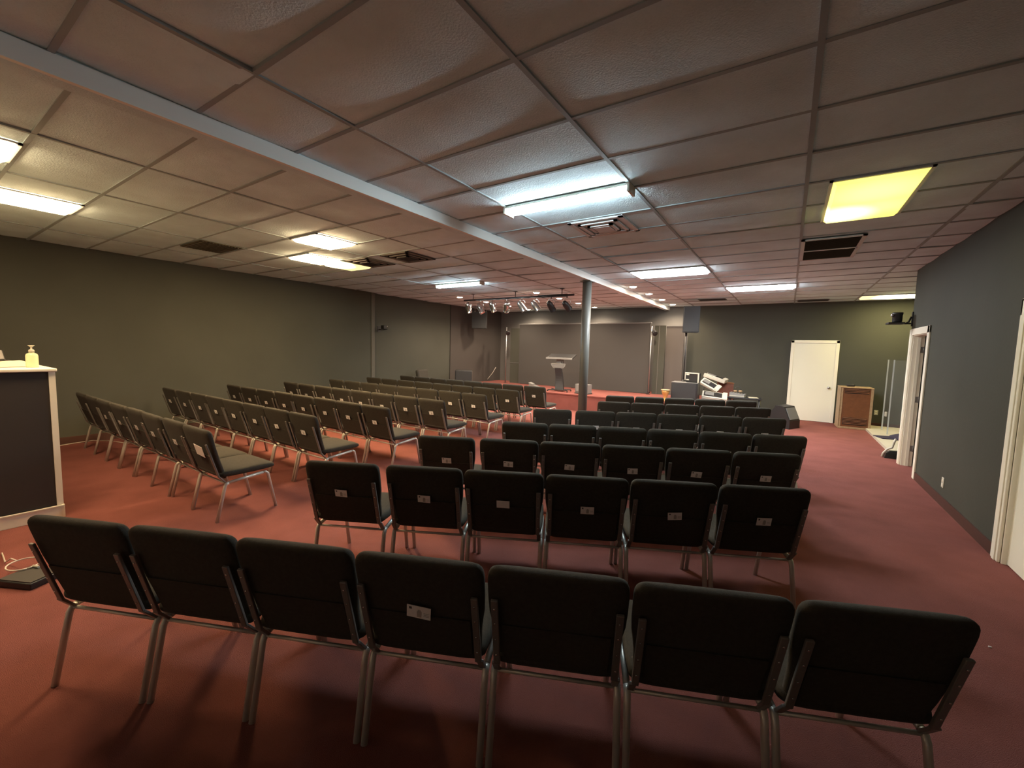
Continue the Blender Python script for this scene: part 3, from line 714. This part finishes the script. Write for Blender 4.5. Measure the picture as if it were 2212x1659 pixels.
for i in range(8):
    kind = 'chrome' if i < 4 else ('dull steel' if i < 6 else 'black')
    t = thing('stage_lamp', f'{kind} can spotlight, {order[i]} from the left on the ceiling lighting bar', 'stage light', (canx[i], BY, canz[i]), 0, 'spotlights on the lighting bar')
    dv = Vector(dirs[i]).normalized()
    MB().lathe([(.02, -.15), (.05, -.13), (.066, -.07), (.07, -.03), (.074, .10), (.08, .105), (.08, .118), (.07, .118), (.068, .10)], (0, 0, 0), axis=dv, n=24).build('can', cols[i], t)
    MB().lathe([(.0, .08), (.05, .085), (.068, .095), (.066, .09), (0, .07)], (0, 0, 0), axis=dv, n=20).build('lens', M_GREY if i > 3 else M_LGREY, t)
    top = 2.90-canz[i]-.02
    MB().tube([(-.092, 0, 0), (-.092, 0, top*.55), (-.05, 0, top*.75), (0, 0, top*.8), (.05, 0, top*.75), (.092, 0, top*.55), (.092, 0, 0)], .007, 8).build('yoke', M_CHROME if i < 6 else M_STEEL, t)
    MB().tube([(0, 0, top*.78), (0, 0, top+.005)], .012, 8).build('clamp', M_CHROME if i < 6 else M_BLK, t)

# ================================================================== CHAIRS
def chair_proto():
    t = thing('stacking_chair', '', 'chair')
    # backrest: lofted pad
    prof = [(.385, .40, .012), (.39, .425, .03), (.40, .445, .045), (.43, .462, .056), (.50, .475, .062), (.56, .483, .062), (.61, .498, .060), (.66, .515, .058),
            (.72, .521, .058), (.78, .522, .064), (.81, .521, .069), (.832, .516, .070), (.846, .504, .064), (.856, .485, .052), (.862, .462, .034), (.865, .44, .012)]
    rings = []
    n = 32
    for z, w, th in prof:
        yr = .045-(z-.40)*.29 + .012*((z-.62)/.24)**2
        yc = yr + .031
        rg = []
        for k in range(n):
            a = 2*PI*k/n; ca, sa = math.cos(a), math.sin(a); e = .38
            x = w/2*math.copysign(abs(ca)**e, ca); y = th/2*math.copysign(abs(sa)**.6, sa)
            dish = -.010*(1-(2*x/.52)**2) if sa < 0 else -.012*(1-(2*x/.52)**2)
            rg.append((x, yc+y-.0+dish*0 - (.010*(2*x/.52)**2*0), z))
        rings.append(rg)
    MB().loft(rings).build('backrest', M_FAB, t)
    rings = []
    for y, hw, zt, zb in ((.035, .20, .45, .425), (.045, .235, .462, .41), (.07, .25, .472, .402), (.15, .256, .476, .398), (.30, .257, .478, .396), (.43, .257, .478, .398), (.49, .255, .472, .404), (.52, .248, .458, .412), (.532, .225, .445, .425)):
        rg = []
        for k in range(24):
            a = 2*PI*k/24; ca, sa = math.cos(a), math.sin(a)
            rg.append((hw*math.copysign(abs(ca)**.35, ca), y, (zt+zb)/2+(zt-zb)/2*math.copysign(abs(sa)**.55, sa)))
        rings.append(rg)
    MB().loft(rings).build('seat', M_FAB, t)
    for s in (-1, 1):
        x = s*.248; r = .0142
        MB().tube([(x, -.004, .0), (x, .066, .300), (x, .072, .325), (x, .084, .343), (x, .102, .352)], r, 10).build('leg', M_FRAME, t)
        MB().tube([(x, .102, .352), (x, .25, .366), (x, .41, .380)], r, 10).build('side_rail', M_FRAME, t)
        MB().tube([(x, .41, .380), (x, .437, .378), (x, .455, .362), (x, .462, .335), (x, .528, .0)], r, 10).build('leg', M_FRAME, t)
        u = MB()
        xi = s*.2285
        pa = Vector((xi+s*.015, .085, .352)); pb = Vector((xi, .030, .42)); pc = Vector((xi, -.062, .735))
        for a, b in ((pa, pb), (pb, pc)):
            d = (b-a); L = d.length; ang = math.atan2(-d.y, d.z)
            u.box((a+b)/2, (.027, .013, L+.008), RX(ang), bev=.003)
        for z in (.47, .55, .63, .70):
            f = (z-.42)/.315; yy = .030+(-.092)*f-.0075
            u.lathe([(.0042, 0), (.004, .0022), (.0015, .003)], (xi, yy, z), axis=(0, -1, -.28), n=8, mi=1)
        u.build('back_upright', [M_UPR, M_RIVET], t)
    MB().tube([(-.250, .086, .346), (.250, .086, .346)], .0085, 8).build('rear_crossbar', M_FRAME, t)
    pk = MB()
    for z0, z1 in ((.425, .618),):
        y0 = .045-(z0-.40)*.29+.012*((z0-.62)/.24)**2; y1 = .045-(z1-.40)*.29
        pk.loft([[(-.20, y0-.005, z0), (.20, y0-.005, z0), (.20, y0+.006, z0), (-.20, y0+.006, z0)], [(-.205, y1-.006, z1), (.205, y1-.006, z1), (.205, y1+.006, z1), (-.205, y1+.006, z1)]], smooth=False)
    pk.build('back_pocket', M_FAB, t)
    return t
CH = chair_proto()
used = [False]
def put_chair(x, y, rz, label, group, sx):
    if not used[0]:
        used[0] = True; CH.location = (x, y, 0); CH.rotation_euler = (0, 0, rz); CH['label'] = label; CH['group'] = group; CH.scale = (sx, 1, 1); return CH
    return dup(CH, (x, y, 0), rz, label, group, (sx, 1, 1))

def card_mesh(kind):
    b = MB(); w, h = .086, .056
    b.box((0, 0, h/2), (w, .0012, h), mi=0, bev=.0)
    if kind == 'print':
        b.box((-.030, -.0009, h-.012), (.010, .0006, .010), mi=1)
        b.prism([(-.008, .006), (.008, .006), (.009, .030), (.004, .040), (-.004, .040), (-.008, .030)], .0006, Matrix.Translation((.002, -.0009, 0)), mi=2)
        for k in range(3): b.box((.028, -.0009, .014+.007*k), (.020, .0006, .0016), mi=2)
    return b.build('card', [M_CARD, M_CARDI, M_CARDG])
CARD = {}
def put_card(ch, label, tilt=0., dz=0., dx=0., kind='print', sc=1.):
    z = .612+dz
    y = .045-(z+.03-.40)*.29-.009
    mx = Matrix.Translation(ch.location) @ Matrix.Rotation(ch.rotation_euler[2], 4, 'Z') @ Matrix.Translation((dx, y, z)) @ Matrix.Rotation(R(16.3), 4, 'X') @ Matrix.Rotation(tilt, 4, 'Y') @ Matrix.Scale(sc, 4)
    if kind not in CARD:
        o = CARD[kind] = card_mesh(kind)
    else:
        o = CARD[kind].copy(); COL.objects.link(o)
    o.matrix_world = mx
    return tag(o, label, 'card', 'cards in the chair back pockets')

ORD = ['first', 'second', 'third', 'fourth', 'fifth', 'sixth', 'seventh', 'eighth']
ROWN = ['nearest', 'second', 'third', 'fourth', 'fifth', 'sixth', 'front']
def place(n, side, rowi, i):
    if i == 0: c = 'leftmost'
    elif i == n-1: c = 'rightmost'
    else: c = ORD[i] + ' from left'
    rn = ROWN[rowi]
    r = f'{rn} {side}-hand row' + (' from camera' if 0 < rowi < 6 else (' to camera' if rowi == 0 else ' by the stage'))
    return c, r
# right block: start of the top line, pitch, angle, number
RR = [((-2.819, .307), .532, 24.3, 7), ((-2.705, 1.576), .543, 27.4, 6), ((-2.741, 2.663), .5418, 26.8, 6), ((-2.607, 3.76), .524, 25.4, 6),
      ((-2.833, 4.889), .5409, 27.2, 6), ((-2.514, 6.331), .527, 26.2, 5), ((-2.751, 7.317), .523, 25.8, 5)]
rnd = random.Random(11)
gapfix = {(1, 0): -.035, (2, 0): -.03, (4, 0): -.035}
for ri, ((sx, sy), pit, ang, n) in enumerate(RR):
    a = R(ang); d = Vector((math.cos(a), math.sin(a))); nn = Vector((-math.sin(a), math.cos(a)))
    for i in range(n):
        c = Vector((sx, sy)) + d*(pit*(i+.5)+gapfix.get((ri, i), 0)) + nn*(.075+rnd.uniform(-.006, .006))
        cn, rn = place(n, 'right', ri, i)
        ch = put_chair(c.x, c.y, a+R(rnd.uniform(-.5, .5)), f'black fabric chair, {cn}, {rn}', 'chairs of the right-hand block', pit/.533)
        lab = f'white card in back of {cn} chair, {rn}'
        if ri == 0 and i == 3: put_card(ch, lab, R(7), 0, .0, sc=1.12)
        if ri == 1: put_card(ch, lab, [R(2), R(2), R(0), R(-1), R(-6), R(-2)][i], [.004, 0, 0, -.002, -.004, 0][i], [-.01, .0, .0, .01, .02, .01][i], 'plain' if i == 2 else 'print')
        if ri == 2: put_card(ch, lab, R(rnd.uniform(-3, 3)), rnd.uniform(-.004, .004), rnd.uniform(-.01, .02))
        if ri in (3, 4) and not (ri == 4 and i == 0): put_card(ch, lab, R(rnd.uniform(-3, 3)), rnd.uniform(-.002, .008), rnd.uniform(-.01, .02))
# left block: right end tube x, rear foot y, number
LL = [(-4.29, 1.64, .567), (-4.36, 2.70, .567), (-4.30, 3.66, .570), (-4.29, 4.70, .567), (-4.32, 5.80, .572), (-4.33, 6.85, .575), (-4.33, 7.92, .572)]
for ri, (xe, yf, pit) in enumerate(LL):
    n = 8
    for i in range(n):
        s = pit/.536
        x = xe-.25*s-pit*(n-1-i)
        cn, rn = place(n, 'left', ri, i)
        ch = put_chair(x, yf+rnd.uniform(-.008, .008), R(rnd.uniform(-.4, .4)), f'black fabric chair, {cn}, {rn}', 'chairs of the left-hand block', s)
        lab = f'white card in back of {cn} chair, {rn}'
        ok = {0: i >= 2, 1: True, 2: True, 3: True, 4: True, 5: i == 7, 6: i == 7}[ri]
        if ok:
            if ri == 0 and i == 7: put_card(ch, lab, R(5), -.01, .05, 'plain', 1.9)
            else: put_card(ch, lab, R(rnd.uniform(-4, 4)), rnd.uniform(-.003, .012), rnd.uniform(-.015, .015), 'print', 1.0)
